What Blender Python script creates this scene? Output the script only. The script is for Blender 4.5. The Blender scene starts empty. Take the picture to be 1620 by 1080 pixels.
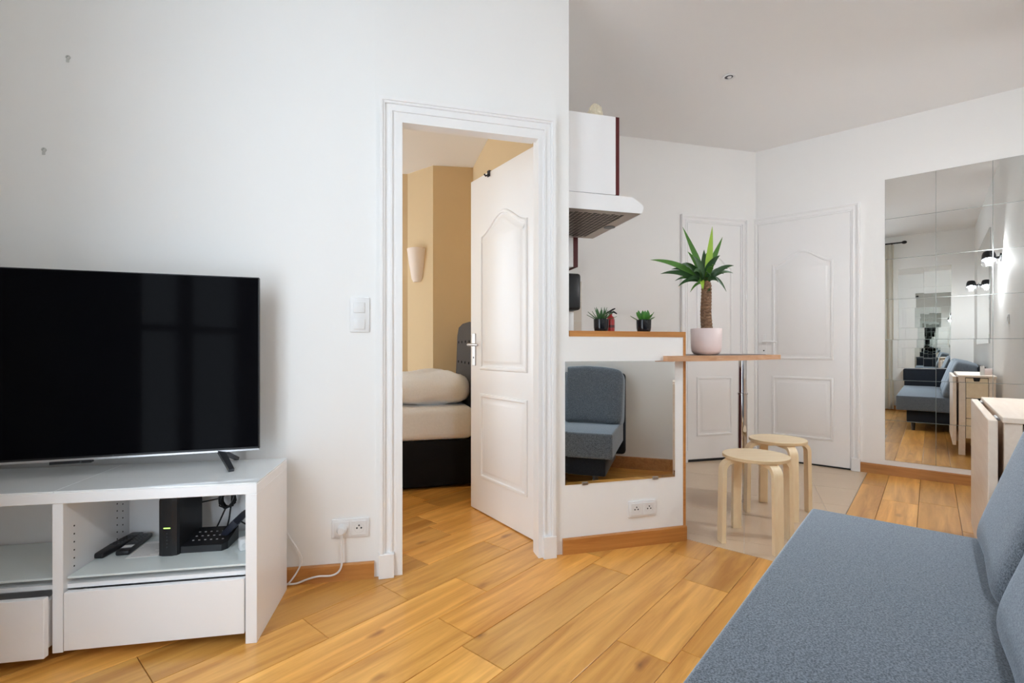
import bpy, bmesh, math, random
from mathutils import Vector, Matrix
random.seed(7)
sc = bpy.context.scene
COL = sc.collection
# ---------------------------------------------------------------- camera
F, CX, HY, H = 770.0, 810.0, 552.0, 1.0           # focal length (px), centre column, horizon row, eye height
cam = bpy.data.cameras.new('camera'); camo = bpy.data.objects.new('camera', cam); COL.objects.link(camo)
camo.location = (0, 0, H); camo.rotation_euler = (math.pi/2, 0, 0)
cam.sensor_width = 36.0; cam.lens = F/1620*36.0; cam.shift_y = (HY-540)/1620.0
cam.clip_start = 0.02
sc.camera = camo
# ---------------------------------------------------------------- light
w = bpy.data.worlds.new('sky'); sc.world = w; w.use_nodes = True
bg = w.node_tree.nodes['Background']
bg.inputs['Color'].default_value = (0.77, 0.885, 1.0, 1); bg.inputs['Strength'].default_value = 2.15
sc.view_settings.view_transform = 'Standard'; sc.view_settings.look = 'None'
sc.view_settings.gamma = 1.0; sc.view_settings.use_curve_mapping = False
sc.view_settings.exposure = 1.42
sc.cycles.max_bounces = 14; sc.cycles.diffuse_bounces = 10; sc.cycles.glossy_bounces = 8
sc.cycles.transparent_max_bounces = 12; sc.cycles.transmission_bounces = 8
sc.cycles.caustics_reflective = True; sc.cycles.blur_glossy = 0.5; sc.cycles.sample_clamp_indirect = 12

# ---------------------------------------------------------------- room frame
TH = math.atan2(1.0, 0.8603)                       # plank direction
U = Vector((math.cos(TH), math.sin(TH))); V = Vector((-math.sin(TH), math.cos(TH)))
def uv(u, v): return U*u + V*v
def to_uv(x, y): p = Vector((x, y)); return p.dot(U), p.dot(V)
UM, VR, UB, CEIL, CEILB = 4.885, -0.50, -0.32, 2.82, 2.70    # mirror wall, sofa wall, window wall, ceilings
def floor_pt(px, py, z=0.0):
    Y = F*(H-z)/(py-HY); return Vector(((px-CX)/F*Y, Y, z))
def line_pt(px, a, b, py=None):                    # on the upright plane Y = a + b X
    t = (px-CX)/F; Y = a/(1-b*t); z = 0 if py is None else H+(HY-py)/F*Y
    return Vector((t*Y, Y, z))
LA, LB = 2.304, 0.275                              # door wall and half wall
SA, SB = 2.304-0.6*0.275+0.6*0.19, 0.19            # wall behind the television
BA, BB = 3.907, 0.265                              # far kitchen wall
MB_ = -U.x/U.y; MA = UM/U.y                        # mirror wall
aL, aS, aB, aM = math.atan(LB), math.atan(SB), math.atan(BB), TH-math.pi/2
aR, aW = TH+math.pi, TH+math.pi/2
def far_y(ang): return Vector((-math.sin(ang), math.cos(ang)))

# ---------------------------------------------------------------- mesh builder
class MB:
    def __init__(s): s.v=[]; s.f=[]; s.m=[]
    def add(s, vs, fs, m=0):
        n=len(s.v); s.v += [tuple(p) for p in vs]; s.f += [tuple(i+n for i in f) for f in fs]; s.m += [m]*len(fs); return s
    def box(s, x0,x1,y0,y1,z0,z1, m=0, bev=0.0, seg=2, mtx=None):
        if bev>0:
            bm=bmesh.new(); bmesh.ops.create_cube(bm,size=1)
            for q in bm.verts: q.co=Vector(((x0+x1)/2+q.co.x*(x1-x0),(y0+y1)/2+q.co.y*(y1-y0),(z0+z1)/2+q.co.z*(z1-z0)))
            bmesh.ops.bevel(bm,geom=list(bm.edges),offset=bev,segments=seg,profile=0.5,affect='EDGES')
            bm.verts.index_update(); vs=[q.co.copy() for q in bm.verts]; fs=[[q.index for q in f.verts] for f in bm.faces]; bm.free()
        else:
            vs=[Vector(p) for p in ((x0,y0,z0),(x1,y0,z0),(x1,y1,z0),(x0,y1,z0),(x0,y0,z1),(x1,y0,z1),(x1,y1,z1),(x0,y1,z1))]
            fs=[(0,3,2,1),(4,5,6,7),(0,1,5,4),(1,2,6,5),(2,3,7,6),(3,0,4,7)]
        if mtx is not None: vs=[mtx@q for q in vs]
        return s.add(vs,fs,m)
    def prism(s, poly, z0, z1, m=0):
        n=len(poly); vs=[(p[0],p[1],z0) for p in poly]+[(p[0],p[1],z1) for p in poly]
        fs=[tuple(reversed(range(n))),tuple(range(n,2*n))]+[(i,(i+1)%n,(i+1)%n+n,i+n) for i in range(n)]
        return s.add(vs,fs,m)
    def wall(s, p, q, z0, z1, thick, mf=0, mb=0, ext=0.0):      # slab p->q whose far side carries mb
        p=Vector(p[:2]); q=Vector(q[:2]); d=(q-p).normalized(); nrm=Vector((-d.y,d.x))*thick
        a,b,c,e=p,q,q+nrm,p+nrm
        vs=[(r.x,r.y,z) for z in (z0,z1) for r in (a,b,c,e)]
        for fc,mm in (((0,3,2,1),mf),((4,5,6,7),mf),((0,1,5,4),mf),((1,2,6,5),mf),((2,3,7,6),mb),((3,0,4,7),mf)): 
            s.v; s.add(vs,[fc],mm)
        return s
    def tube(s, pts, r, n=10, m=0, cap=True, flat=1.0):
        pts=[Vector(p) for p in pts]; k=len(pts); rs=r if isinstance(r,(list,tuple)) else [r]*k
        vs=[]; prev=None
        for i,p in enumerate(pts):
            t=(pts[min(i+1,k-1)]-pts[max(i-1,0)]).normalized()
            if prev is None:
                a=Vector((0,0,1)) if abs(t.z)<0.9 else Vector((1,0,0)); prev=t.cross(a).normalized()
            prev=(prev-t*prev.dot(t)).normalized(); b=t.cross(prev)
            for j in range(n):
                a=2*math.pi*j/n; vs.append(p+(prev*math.cos(a)+b*math.sin(a)*flat)*rs[i])
        fs=[(i*n+j,i*n+(j+1)%n,(i+1)*n+(j+1)%n,(i+1)*n+j) for i in range(k-1) for j in range(n)]
        if cap: fs+=[tuple(reversed(range(n))),tuple(range((k-1)*n,k*n))]
        return s.add(vs,fs,m)
    def lathe(s, prof, n=32, m=0, c=(0,0,0), cap=True):
        vs=[(c[0]+r*math.cos(2*math.pi*j/n),c[1]+r*math.sin(2*math.pi*j/n),c[2]+z) for r,z in prof for j in range(n)]
        k=len(prof); fs=[(i*n+j,i*n+(j+1)%n,(i+1)*n+(j+1)%n,(i+1)*n+j) for i in range(k-1) for j in range(n)]
        if cap: fs+=[tuple(reversed(range(n))),tuple(range((k-1)*n,k*n))]
        return s.add(vs,fs,m)
    def superq(s, sx,sy,sz, e1=.4,e2=.4, nu=28,nv=16, mtx=None, m=0, warp=None):
        def c(w_,e): return math.copysign(abs(math.cos(w_))**e,math.cos(w_))
        def g(w_,e): return math.copysign(abs(math.sin(w_))**e,math.sin(w_))
        vs=[]
        for i in range(nv+1):
            a=-math.pi/2+math.pi*i/nv
            for j in range(nu):
                b=2*math.pi*j/nu
                p=Vector((sx*c(a,e1)*c(b,e2),sy*c(a,e1)*g(b,e2),sz*g(a,e1)))
                if warp: p=warp(p)
                vs.append(mtx@p if mtx is not None else p)
        fs=[(i*nu+j,i*nu+(j+1)%nu,(i+1)*nu+(j+1)%nu,(i+1)*nu+j) for i in range(nv) for j in range(nu)]
        return s.add(vs,fs,m)
    def build(s, name, mats, parent=None, smooth=False, loc=None, rotz=None):
        me=bpy.data.meshes.new(name); me.from_pydata(s.v,[],s.f); 
        mats=mats if isinstance(mats,(list,tuple)) else [mats]
        for mt in mats: me.materials.append(mt)
        if len(mats)>1: me.polygons.foreach_set('material_index',s.m)
        bm=bmesh.new(); bm.from_mesh(me); bmesh.ops.remove_doubles(bm,verts=bm.verts,dist=1e-6) if smooth else None
        bmesh.ops.recalc_face_normals(bm,faces=bm.faces); bm.to_mesh(me); bm.free()
        if smooth:
            me.polygons.foreach_set('use_smooth',[True]*len(me.polygons))
            try: me.set_sharp_from_angle(angle=math.radians(40))
            except Exception: pass
        me.update(); o=bpy.data.objects.new(name,me); COL.objects.link(o)
        if parent is not None: o.parent=parent
        if loc is not None: o.location=loc
        if rotz is not None: o.rotation_euler=(0,0,rotz)
        return o
def tag(o,label=None,cat=None,group=None,kind=None):
    if label: o['label']=label
    if cat: o['category']=cat
    if group: o['group']=group
    if kind: o['kind']=kind
    return o
def thing(name,label,cat,loc=(0,0,0),rotz=0.0,group=None,kind=None):
    o=bpy.data.objects.new(name,None); COL.objects.link(o); o.empty_display_size=.05
    o.location=loc; o.rotation_euler=(0,0,rotz); return tag(o,label,cat,group,kind)
def copy_tree(o,parent=None):
    c=o.copy(); COL.objects.link(c); c.parent=parent
    for ch in [x for x in bpy.data.objects if x.parent==o]: copy_tree(ch,c)
    return c

# ---------------------------------------------------------------- materials
def mat(name,col,rough=.5,metal=0.0,spec=.5,bump=0.0,bscale=200.0,var=0.0,vscale=6.0,coat=0.0,sheen=0.0,emit=None):
    m=bpy.data.materials.new(name); m.use_nodes=True; nt=m.node_tree; b=nt.nodes['Principled BSDF']
    b.inputs['Base Color'].default_value=(*col,1); b.inputs['Roughness'].default_value=rough
    b.inputs['Metallic'].default_value=metal; b.inputs['Specular IOR Level'].default_value=spec
    b.inputs['Coat Weight'].default_value=coat; b.inputs['Coat Roughness'].default_value=.1
    b.inputs['Sheen Weight'].default_value=sheen
    if emit: b.inputs['Emission Color'].default_value=(*emit[0],1); b.inputs['Emission Strength'].default_value=emit[1]
    tc=nt.nodes.new('ShaderNodeTexCoord')
    n=nt.nodes.new('ShaderNodeTexNoise'); n.inputs['Scale'].default_value=vscale; n.inputs['Detail'].default_value=3
    nt.links.new(tc.outputs['Object'],n.inputs['Vector'])
    mx=nt.nodes.new('ShaderNodeMix'); mx.data_type='RGBA'
    mx.inputs[6].default_value=(*[c*(1-var) for c in col],1); mx.inputs[7].default_value=(*[min(1,c*(1+var)) for c in col],1)
    nt.links.new(n.outputs['Fac'],mx.inputs[0]); nt.links.new(mx.outputs[2],b.inputs['Base Color'])
    if bump>0:
        n2=nt.nodes.new('ShaderNodeTexNoise'); n2.inputs['Scale'].default_value=bscale; n2.inputs['Detail'].default_value=2
        nt.links.new(tc.outputs['Object'],n2.inputs['Vector'])
        bp=nt.nodes.new('ShaderNodeBump'); bp.inputs['Strength'].default_value=bump; bp.inputs['Distance'].default_value=.002
        nt.links.new(n2.outputs['Fac'],bp.inputs['Height']); nt.links.new(bp.outputs['Normal'],b.inputs['Normal'])
    return m
def wood(name,c1,c2,rough=.4,stretch=(1,14,14),scale=2.0,ang=0.0,knots=False,per_obj=0.0,coat=0.0,dist=1.2):
    m=bpy.data.materials.new(name); m.use_nodes=True; nt=m.node_tree; L=nt.links.new; N=nt.nodes.new
    b=nt.nodes['Principled BSDF']; b.inputs['Roughness'].default_value=rough; b.inputs['Coat Weight'].default_value=coat; b.inputs['Coat Roughness'].default_value=.25
    tc=N('ShaderNodeTexCoord'); oi=N('ShaderNodeObjectInfo')
    mp0=N('ShaderNodeMapping'); mp0.inputs['Rotation'].default_value=(0,0,-ang); L(tc.outputs['Object'],mp0.inputs['Vector'])
    off=N('ShaderNodeVectorMath'); off.operation='MULTIPLY_ADD'; 
    cmb=N('ShaderNodeCombineXYZ'); 
    for i in range(3): L(oi.outputs['Random'],cmb.inputs[i])
    L(cmb.outputs[0],off.inputs[0]); off.inputs[1].default_value=(37,53,29); L(mp0.outputs[0],off.inputs[2])
    mp=N('ShaderNodeMapping'); mp.inputs['Scale'].default_value=stretch; L(off.outputs[0],mp.inputs['Vector'])
    n=N('ShaderNodeTexNoise'); n.inputs['Scale'].default_value=scale; n.inputs['Detail'].default_value=6; n.inputs['Roughness'].default_value=.6; n.inputs['Distortion'].default_value=dist
    L(mp.outputs[0],n.inputs['Vector'])
    rp=N('ShaderNodeValToRGB'); rp.color_ramp.elements[0].position=.3; rp.color_ramp.elements[1].position=.72
    rp.color_ramp.elements[0].color=(*c1,1); rp.color_ramp.elements[1].color=(*c2,1); L(n.outputs['Fac'],rp.inputs[0])
    out=rp.outputs[0]
    if knots:
        mk=N('ShaderNodeMapping'); mk.inputs['Scale'].default_value=(1.0,2.3,1.0); L(off.outputs[0],mk.inputs['Vector'])
        nd=N('ShaderNodeTexNoise'); nd.inputs['Scale'].default_value=9; nd.inputs['Detail'].default_value=3; L(off.outputs[0],nd.inputs['Vector'])
        va=N('ShaderNodeVectorMath'); va.operation='MULTIPLY_ADD'; L(nd.outputs['Color'],va.inputs[0]); va.inputs[1].default_value=(.09,.09,.0); L(mk.outputs[0],va.inputs[2])
        vo=N('ShaderNodeTexVoronoi'); vo.inputs['Scale'].default_value=2.7; L(va.outputs[0],vo.inputs['Vector'])
        kr=N('ShaderNodeValToRGB'); kr.color_ramp.elements[0].position=.0; kr.color_ramp.elements[0].color=(.12,.05,.02,1)
        kr.color_ramp.elements[1].position=.14; kr.color_ramp.elements[1].color=(1,1,1,1)
        e=kr.color_ramp.elements.new(.05); e.color=(.52,.38,.26,1)
        L(vo.outputs['Distance'],kr.inputs[0])
        mm=N('ShaderNodeMix'); mm.data_type='RGBA'; mm.blend_type='MULTIPLY'; mm.inputs[0].default_value=.75
        L(out,mm.inputs[6]); L(kr.outputs[0],mm.inputs[7]); out=mm.outputs[2]
    if per_obj>0:
        hs=N('ShaderNodeHueSaturation'); mr=N('ShaderNodeMapRange'); mr.inputs[3].default_value=1-per_obj; mr.inputs[4].default_value=1+per_obj*.7
        L(oi.outputs['Random'],mr.inputs[0]); L(mr.outputs[0],hs.inputs['Value']); L(out,hs.inputs['Color']); out=hs.outputs[0]
    L(out,b.inputs['Base Color'])
    bp=N('ShaderNodeBump'); bp.inputs['Strength'].default_value=.12; bp.inputs['Distance'].default_value=.001; L(n.outputs['Fac'],bp.inputs['Height']); L(bp.outputs[0],b.inputs['Normal'])
    return m
def fabric(name,c1,c2,scale=420,rough=.95,sheen=.3,tint=(1,1,1),velvet=None):
    m=bpy.data.materials.new(name); m.use_nodes=True; nt=m.node_tree; L=nt.links.new; N=nt.nodes.new
    b=nt.nodes['Principled BSDF']; b.inputs['Roughness'].default_value=rough; b.inputs['Specular IOR Level'].default_value=.15; b.inputs['Sheen Weight'].default_value=sheen; b.inputs['Sheen Tint'].default_value=(*tint,1); b.inputs['Sheen Roughness'].default_value=.35
    tc=N('ShaderNodeTexCoord'); n=N('ShaderNodeTexNoise'); n.inputs['Scale'].default_value=scale; n.inputs['Detail'].default_value=4; n.inputs['Roughness'].default_value=.75; L(tc.outputs['Object'],n.inputs['Vector'])
    rp=N('ShaderNodeValToRGB'); rp.color_ramp.elements[0].position=.36; rp.color_ramp.elements[1].position=.64
    rp.color_ramp.elements[0].color=(*c1,1); rp.color_ramp.elements[1].color=(*c2,1); L(n.outputs['Fac'],rp.inputs[0]); L(rp.outputs[0],b.inputs['Base Color'])
    bp=N('ShaderNodeBump'); bp.inputs['Strength'].default_value=.3; bp.inputs['Distance'].default_value=.001; L(n.outputs['Fac'],bp.inputs['Height']); L(bp.outputs[0],b.inputs['Normal'])
    if velvet:
        sh=N('ShaderNodeBsdfSheen'); sh.inputs['Color'].default_value=(*velvet,1); sh.inputs['Roughness'].default_value=.45
        ad=N('ShaderNodeAddShader'); L(b.outputs[0],ad.inputs[0]); L(sh.outputs[0],ad.inputs[1]); L(ad.outputs[0],nt.nodes['Material Output'].inputs[0])
    return m
def pane_mat(name,tint=(1,1,1)):
    m=bpy.data.materials.new(name); m.use_nodes=True; nt=m.node_tree; nt.nodes.remove(nt.nodes['Principled BSDF']); L=nt.links.new; N=nt.nodes.new
    o=nt.nodes['Material Output']; t=N('ShaderNodeBsdfTransparent'); t.inputs[0].default_value=(*tint,1); g=N('ShaderNodeBsdfGlossy'); g.inputs['Roughness'].default_value=.02
    lw=N('ShaderNodeLayerWeight'); pw=N('ShaderNodeMath'); pw.operation='POWER'; pw.inputs[1].default_value=5; fr=N('ShaderNodeMath'); fr.operation='MULTIPLY_ADD'; fr.inputs[1].default_value=.9; fr.inputs[2].default_value=.04; L(lw.outputs['Facing'],pw.inputs[0]); L(pw.outputs[0],fr.inputs[0]); mx=N('ShaderNodeMixShader'); L(fr.outputs[0],mx.inputs[0]); L(t.outputs[0],mx.inputs[1]); L(g.outputs[0],mx.inputs[2]); L(mx.outputs[0],o.inputs[0]); return m
def cloth_trans(name,col):
    m=bpy.data.materials.new(name); m.use_nodes=True; nt=m.node_tree; nt.nodes.remove(nt.nodes['Principled BSDF']); L=nt.links.new; N=nt.nodes.new
    o=nt.nodes['Material Output']; d=N('ShaderNodeBsdfDiffuse'); d.inputs[0].default_value=(*col,1); t=N('ShaderNodeBsdfTranslucent'); t.inputs[0].default_value=(*col,1)
    mx=N('ShaderNodeMixShader'); mx.inputs[0].default_value=.4; L(d.outputs[0],mx.inputs[1]); L(t.outputs[0],mx.inputs[2]); L(mx.outputs[0],o.inputs[0]); return m
WHITE=mat('white_wall_paint',(.87,.87,.86),.75,spec=.25,bump=.08,bscale=60,var=.008,vscale=2)
CEILM=mat('ceiling_paint',(.85,.845,.84),.9,spec=.1,var=.008,vscale=2)
YELLOW=mat('yellow_wall_paint',(.70,.545,.335),.75,spec=.2,bump=.08,bscale=60,var=.02,vscale=3)
GLOSSW=mat('white_gloss_paint',(.88,.88,.88),.32,spec=.45,var=.006)
PLASTIC=mat('white_plastic',(.80,.80,.80),.3,spec=.5)
LACQ=mat('white_lacquer',(.87,.87,.88),.28,spec=.5,var=.005)
MGLASS=mat('white_back_painted_glass',(.84,.87,.88),.06,spec=.6)
DARK=mat('black_plastic',(.012,.012,.014),.35,spec=.4)
SCREEN=mat('black_screen_glass',(.003,.003,.004),.08,spec=.02)
GREYM=mat('dark_grey_metal',(.08,.085,.095),.35,.7)
SILVER=mat('brushed_silver',(.55,.55,.57),.3,.9)
CHROME=mat('polished_chrome',(.75,.75,.76),.07,1.0)
STEEL=mat('hood_steel',(.40,.33,.27),.35,.9,var=.04)
HOLE=mat('dark_hole',(.02,.02,.02),.9)
MIRROR=mat('mirror_silvering',(.87,.89,.88),.0,1.0)
MIRE=mat('mirror_edge_glass',(.45,.50,.48),.15,.5)
OAK=wood('oak_plank',(.54,.22,.032),(.93,.51,.128),.30,(.6,7.5,7.5),2.2,TH,knots=True,per_obj=.24,coat=.15,dist=.6)
OAKD=mat('floor_gap_dark',(.09,.045,.02),.9)
TRIMW=wood('orange_wood_trim',(.42,.16,.035),(.58,.26,.065),.4,(1,16,16),2.0,aL,coat=.2)
TRIMM=wood('orange_wood_baseboard_trim',(.36,.15,.04),(.52,.25,.075),.42,(1,16,16),2.0,aM,coat=.15)
BIRCH=wood('birch_veneer',(.82,.64,.40),(.92,.77,.53),.42,(1.5,14,3),2.0,0,dist=.5)
BIRCHE=wood('birch_ply_edge',(.60,.42,.22),(.80,.62,.38),.5,(2,2,60),3.0,0,dist=.3)
PALEB=wood('pale_birch',(.80,.68,.57),(.88,.78,.67),.45,(1.2,14,14),2.0,0,dist=.5)
PALED=wood('pale_birch_drawer',(.78,.64,.44),(.87,.74,.54),.45,(1.2,14,14),2.0,0,dist=.5)
TILEM=mat('beige_floor_tile',(.64,.50,.36),.24,spec=.4,var=.04,vscale=5)
GROUT=mat('pale_grout',(.60,.53,.44),.85)
SOFA=fabric('blue_grey_fabric',(.024,.031,.040),(.20,.232,.272),260,sheen=0.0,velvet=(.42,.49,.57))
SOFAD=fabric('blue_grey_fabric_shaded',(.012,.015,.022),(.03,.036,.048))  # darker copy of the sofa fabric, shade of turned-away sides painted in
VELVET=fabric('charcoal_velvet',(.035,.035,.038),(.06,.06,.064),120)
LINEN=fabric('white_linen',(.82,.845,.88),(.87,.895,.93),90,sheen=.1)
BLACKF=fabric('black_fabric',(.006,.006,.007),(.014,.014,.016),300,sheen=.0)
RED=mat('dark_red_laminate',(.09,.006,.008),.4)
SHADE=mat('plaster_sconce',(.84,.74,.66),.7)
PINK=mat('pink_ceramic',(.80,.68,.67),.35,spec=.4,var=.01)
BLACKC=mat('black_glazed_ceramic',(.006,.006,.009),.12,spec=.5)
SOIL=mat('potting_soil',(.06,.04,.03),.95,bump=.8,bscale=120)
BARK=wood('yucca_bark',(.07,.035,.02),(.36,.21,.12),.9,(14,14,34),2.5,0,dist=2)
LEAFD=mat('dark_leaf_green',(.022,.075,.018),.4,var=.35,vscale=14)
LEAFM=mat('mid_leaf_green',(.07,.20,.025),.4,var=.3,vscale=14)
LEAFL=mat('pale_leaf_green',(.30,.48,.045),.42,var=.25,vscale=14)
SUCC=mat('succulent_green',(.06,.22,.035),.4,var=.35,vscale=40)
ALOE=mat('aloe_green',(.05,.14,.05),.45,var=.35,vscale=40)
EXT=mat('extinguisher_red',(.35,.01,.012),.3)
CREAM=mat('cream_coral',(.72,.65,.50),.85,bump=.6,bscale=90,var=.08,vscale=30)
CABLE=mat('white_cable_plastic',(.80,.79,.78),.4)
GLASSP=pane_mat('window_glass'); GLASST=pane_mat('tinted_dimmer_glass',(.9,.9,.9)); SHELFG=mat('frosted_shelf_glass',(.70,.77,.77),.12,spec=.6)  # bedroom panes tinted only to dim the daylight there
CURT=cloth_trans('sheer_curtain_cloth',(.78,.75,.68))
PAPER=mat('printed_paper',(.78,.78,.78),.8,var=.05,vscale=60)
INK=mat('grey_print_ink',(.35,.35,.36),.8); LED=mat('green_status_light',(.4,.6,.1),.4,emit=((.5,.9,.15),1.2))
LBL=mat('white_sticker',(.75,.75,.75),.6); BATH=mat('beige_wall_tile',(.62,.56,.48),.3)
GREYP=mat('grey_wall_plug',(.55,.56,.54),.7)

# ---------------------------------------------------------------- floor
fl=MB(); c=[uv(UB-.25,VR-.25),uv(UM+.15,VR-.25),uv(UM+.15,5.4),uv(UB-.25,5.4)]
fl.prism(c,-.12,-.012); floor=fl.build('floor',OAKD); tag(floor,'floor of orange oak planks with beige kitchen tiles',kind='structure')
def u_wall(v): return 1.98+.671*(v-1.41)
joints={}                                          # plank end joints seen in the photograph: pixel -> (row, u)
for px,py in ((504,997),(728,996),(972,902),(1119,927),(1040,1040),(640,945),(1400,790),(1495,800),(1450,760),(660,872),(230,1060),(700,840)):
    q=floor_pt(px,py); a,b=to_uv(q.x,q.y); joints.setdefault(math.floor((b-.629)/.19),[]).append(a)
for k in range(-6,24):
    v0=.629+.19*k; v1=v0+.19
    lo=max(v0,VR-.02)
    if lo>=v1: continue
    cuts=[lo]+([.39] if lo<.39<v1 else [])+[v1]
    for a,b in zip(cuts[:-1],cuts[1:]):
        end=UM+.01 if b<=.391 else max(2.545,u_wall(a))
        js=sorted(joints.get(k,[])); u=UB-.02; ends=[]
        if js: ends=js[:]; 
        x=(js[0] if js else u+random.uniform(.35,1.3))
        if not js: ends.append(x)
        while x<end: x+=random.uniform(.8,1.5); ends.append(x)
        x=ends[0]
        while x>u+.9: x-=random.uniform(.8,1.4); ends.append(x)
        ends=sorted(e for e in ends if u+.15<e<end-.15); 
        ends=[e for i,e in enumerate(ends) if i==0 or e-ends[i-1]>.3]
        pts=[u]+ends+[end]
        for p,q in zip(pts[:-1],pts[1:]):
            g=.0011; t=.0014; m=MB(); zt=random.uniform(-.0004,.0004)
            def quad(d,z): return [(*uv(p+d,a+d),z),(*uv(q-d,a+d),z),(*uv(q-d,b-d),z),(*uv(p+d,b-d),z)]
            m.add(quad(g,-.012)+quad(g,zt-.001)+quad(g+t,zt),[(0,1,5,4),(1,2,6,5),(2,3,7,6),(3,0,4,7),(4,5,9,8),(5,6,10,9),(6,7,11,10),(7,4,8,11),(8,9,10,11)])
            m.build('plank',OAK,floor)
def clip(poly,n,d):                                # keep n.p >= d
    out=[]
    for i in range(len(poly)):
        a,b=poly[i],poly[(i+1)%len(poly)]; da,db=a.dot(n)-d,b.dot(n)-d
        if da>=0: out.append(a)
        if da*db<0: out.append(a+(b-a)*(da/(da-db)))
    return out
nB=Vector((BB,-1)).normalized(); nK=Vector((math.cos(aL),math.sin(aL))); K0=Vector((.287,2.3766+.275*.287))
ta=math.radians(64.4); t1=Vector((math.cos(ta),math.sin(ta))); t2=Vector((-t1.y,t1.x)); T0=Vector((1.518,3.18)); S=.46
gb=MB(); reg=[uv(2.545,.39),uv(UM,.39),uv(UM,1.24),Vector((0,BA)),Vector((0,BA))]
reg=[uv(2.547,.392),uv(UM+.01,.392),uv(UM+.01,5),uv(2.547,5)]
for n,d in ((nB,nB.dot(Vector((0,BA+.01)))),(nK,nK.dot(K0)-.01)): reg=clip(reg,n,d)
gb.prism(reg,-.012,-.0022); gb.build('grout_bed',GROUT,floor)
for i in range(-6,8):
    for j in range(-8,8):
        p=[T0+t1*(i*S+.2+ss*(S-.003))+t2*(j*S+tt*(S-.003)+.0015) for ss,tt in ((0,0),(1,0),(1,1),(0,1))]
        for n,d in ((U,2.549),(V,.394),(-U,-UM-.01),(nB,nB.dot(Vector((0,BA+.01)))),(nK,nK.dot(K0)-.01)):
            if p: p=clip(p,n,d)
        if len(p)>=3: MB().prism(p,-.006,-.0005).build('tile',TILEM,floor)

# ---------------------------------------------------------------- walls and ceilings
def lx(px): return line_pt(px,LA,LB)
def S_at(X): return Vector((X,SA+SB*X))
def L_at(X): return Vector((X,LA+LB*X))
def isect_u(a,b,u): X=(u-U.y*a)/(U.x+U.y*b); return Vector((X,a+b*X))
cornerS=isect_u(SA,SB,UB); kink=L_at(-.6); TW=.07
dL=Vector((math.cos(aL),math.sin(aL)))
D0,D1,E=L_at(-.518),L_at(.137),L_at(.278); ZD=2.035
m=MB(); m.wall(cornerS-Vector((math.cos(aS),math.sin(aS)))*.05,kink,0,CEIL,TW,0,1)
m.wall(kink,D0,0,CEIL,TW,0,1); m.wall(D1,E,0,CEIL,TW,0,1); m.wall(D0,D1,ZD,CEIL,TW,0,1)
tag(m.build('wall_left',[WHITE,YELLOW]),'white wall with the bedroom doorway and television',kind='structure')
PE=L_at(.91)                                       # end of the half wall
m=MB(); m.wall(E,PE-dL*.014,0,1.062,TW)
half=tag(m.build('wall_partition',WHITE),'white half wall with a mirror under an orange wooden ledge',kind='structure')
nl=far_y(aL)
m=MB(); a=E+dL*.002; b=PE; m.prism([a-nl*.003,b-nl*.003,b+nl*.17,a+nl*.17],1.062,1.09)
tag(m.build('counter_ledge',TRIMW,half),'orange wooden ledge')
m=MB(); b0=PE-dL*.014; m.prism([b0-nl*.003,b-nl*.003,b+nl*(TW+.003),b0+nl*(TW+.003)],0,1.062)
tag(m.build('end_trim',TRIMW,half),'orange wooden edge strip')
kb=(BA-K0.y+BB*K0.x*0)  # kitchen wall runs back from K0 along far_y(aL)
def kpt(s,d=0.0): return K0+nl*s+dL*d
s=0
while kpt(s).y < BA+BB*kpt(s).x: s+=.005
KL=s
m=MB(); p=kpt(0); q=kpt(2.25); m.add([(r.x,r.y,z) for z in (0,CEIL) for r in (p,q,q-dL*TW,p-dL*TW)],[(0,1,5,4)],0)
m.add([(r.x,r.y,z) for z in (0,CEIL) for r in (p,q,q-dL*TW,p-dL*TW)],[(1,2,6,5),(2,3,7,6),(4,5,6,7),(0,3,2,1)],1)
m.add([(r.x,r.y,z) for z in (0,CEIL) for r in (p,q,q-dL*TW,p-dL*TW)],[(3,0,4,7)],0)
tag(m.build('wall_kitchen',[WHITE,YELLOW]),'kitchen wall behind the hood',kind='structure')
corner=Vector(((MA-BA)/(BB-MB_),0)); corner.y=BA+BB*corner.x
m=MB(); m.wall(kpt(KL)-dL*.03,corner+Vector((math.cos(aB),math.sin(aB)))*.1,0,CEIL,.12)
wall_back=tag(m.build('wall_back',WHITE),'far kitchen wall',kind='structure')
m=MB(); m.wall(corner-Vector((math.cos(aM),math.sin(aM)))*.08,uv(UM,VR-.12),0,CEIL,.12)
wall_mir=tag(m.build('wall_mirror',WHITE),'white wall with mirror tiles and a closed door',kind='structure')
m=MB(); m.wall(uv(UM+.12,VR),uv(UB-.25,VR),0,CEIL,.12)
tag(m.build('wall_right',WHITE),'white wall behind the sofa',kind='structure')
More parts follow.
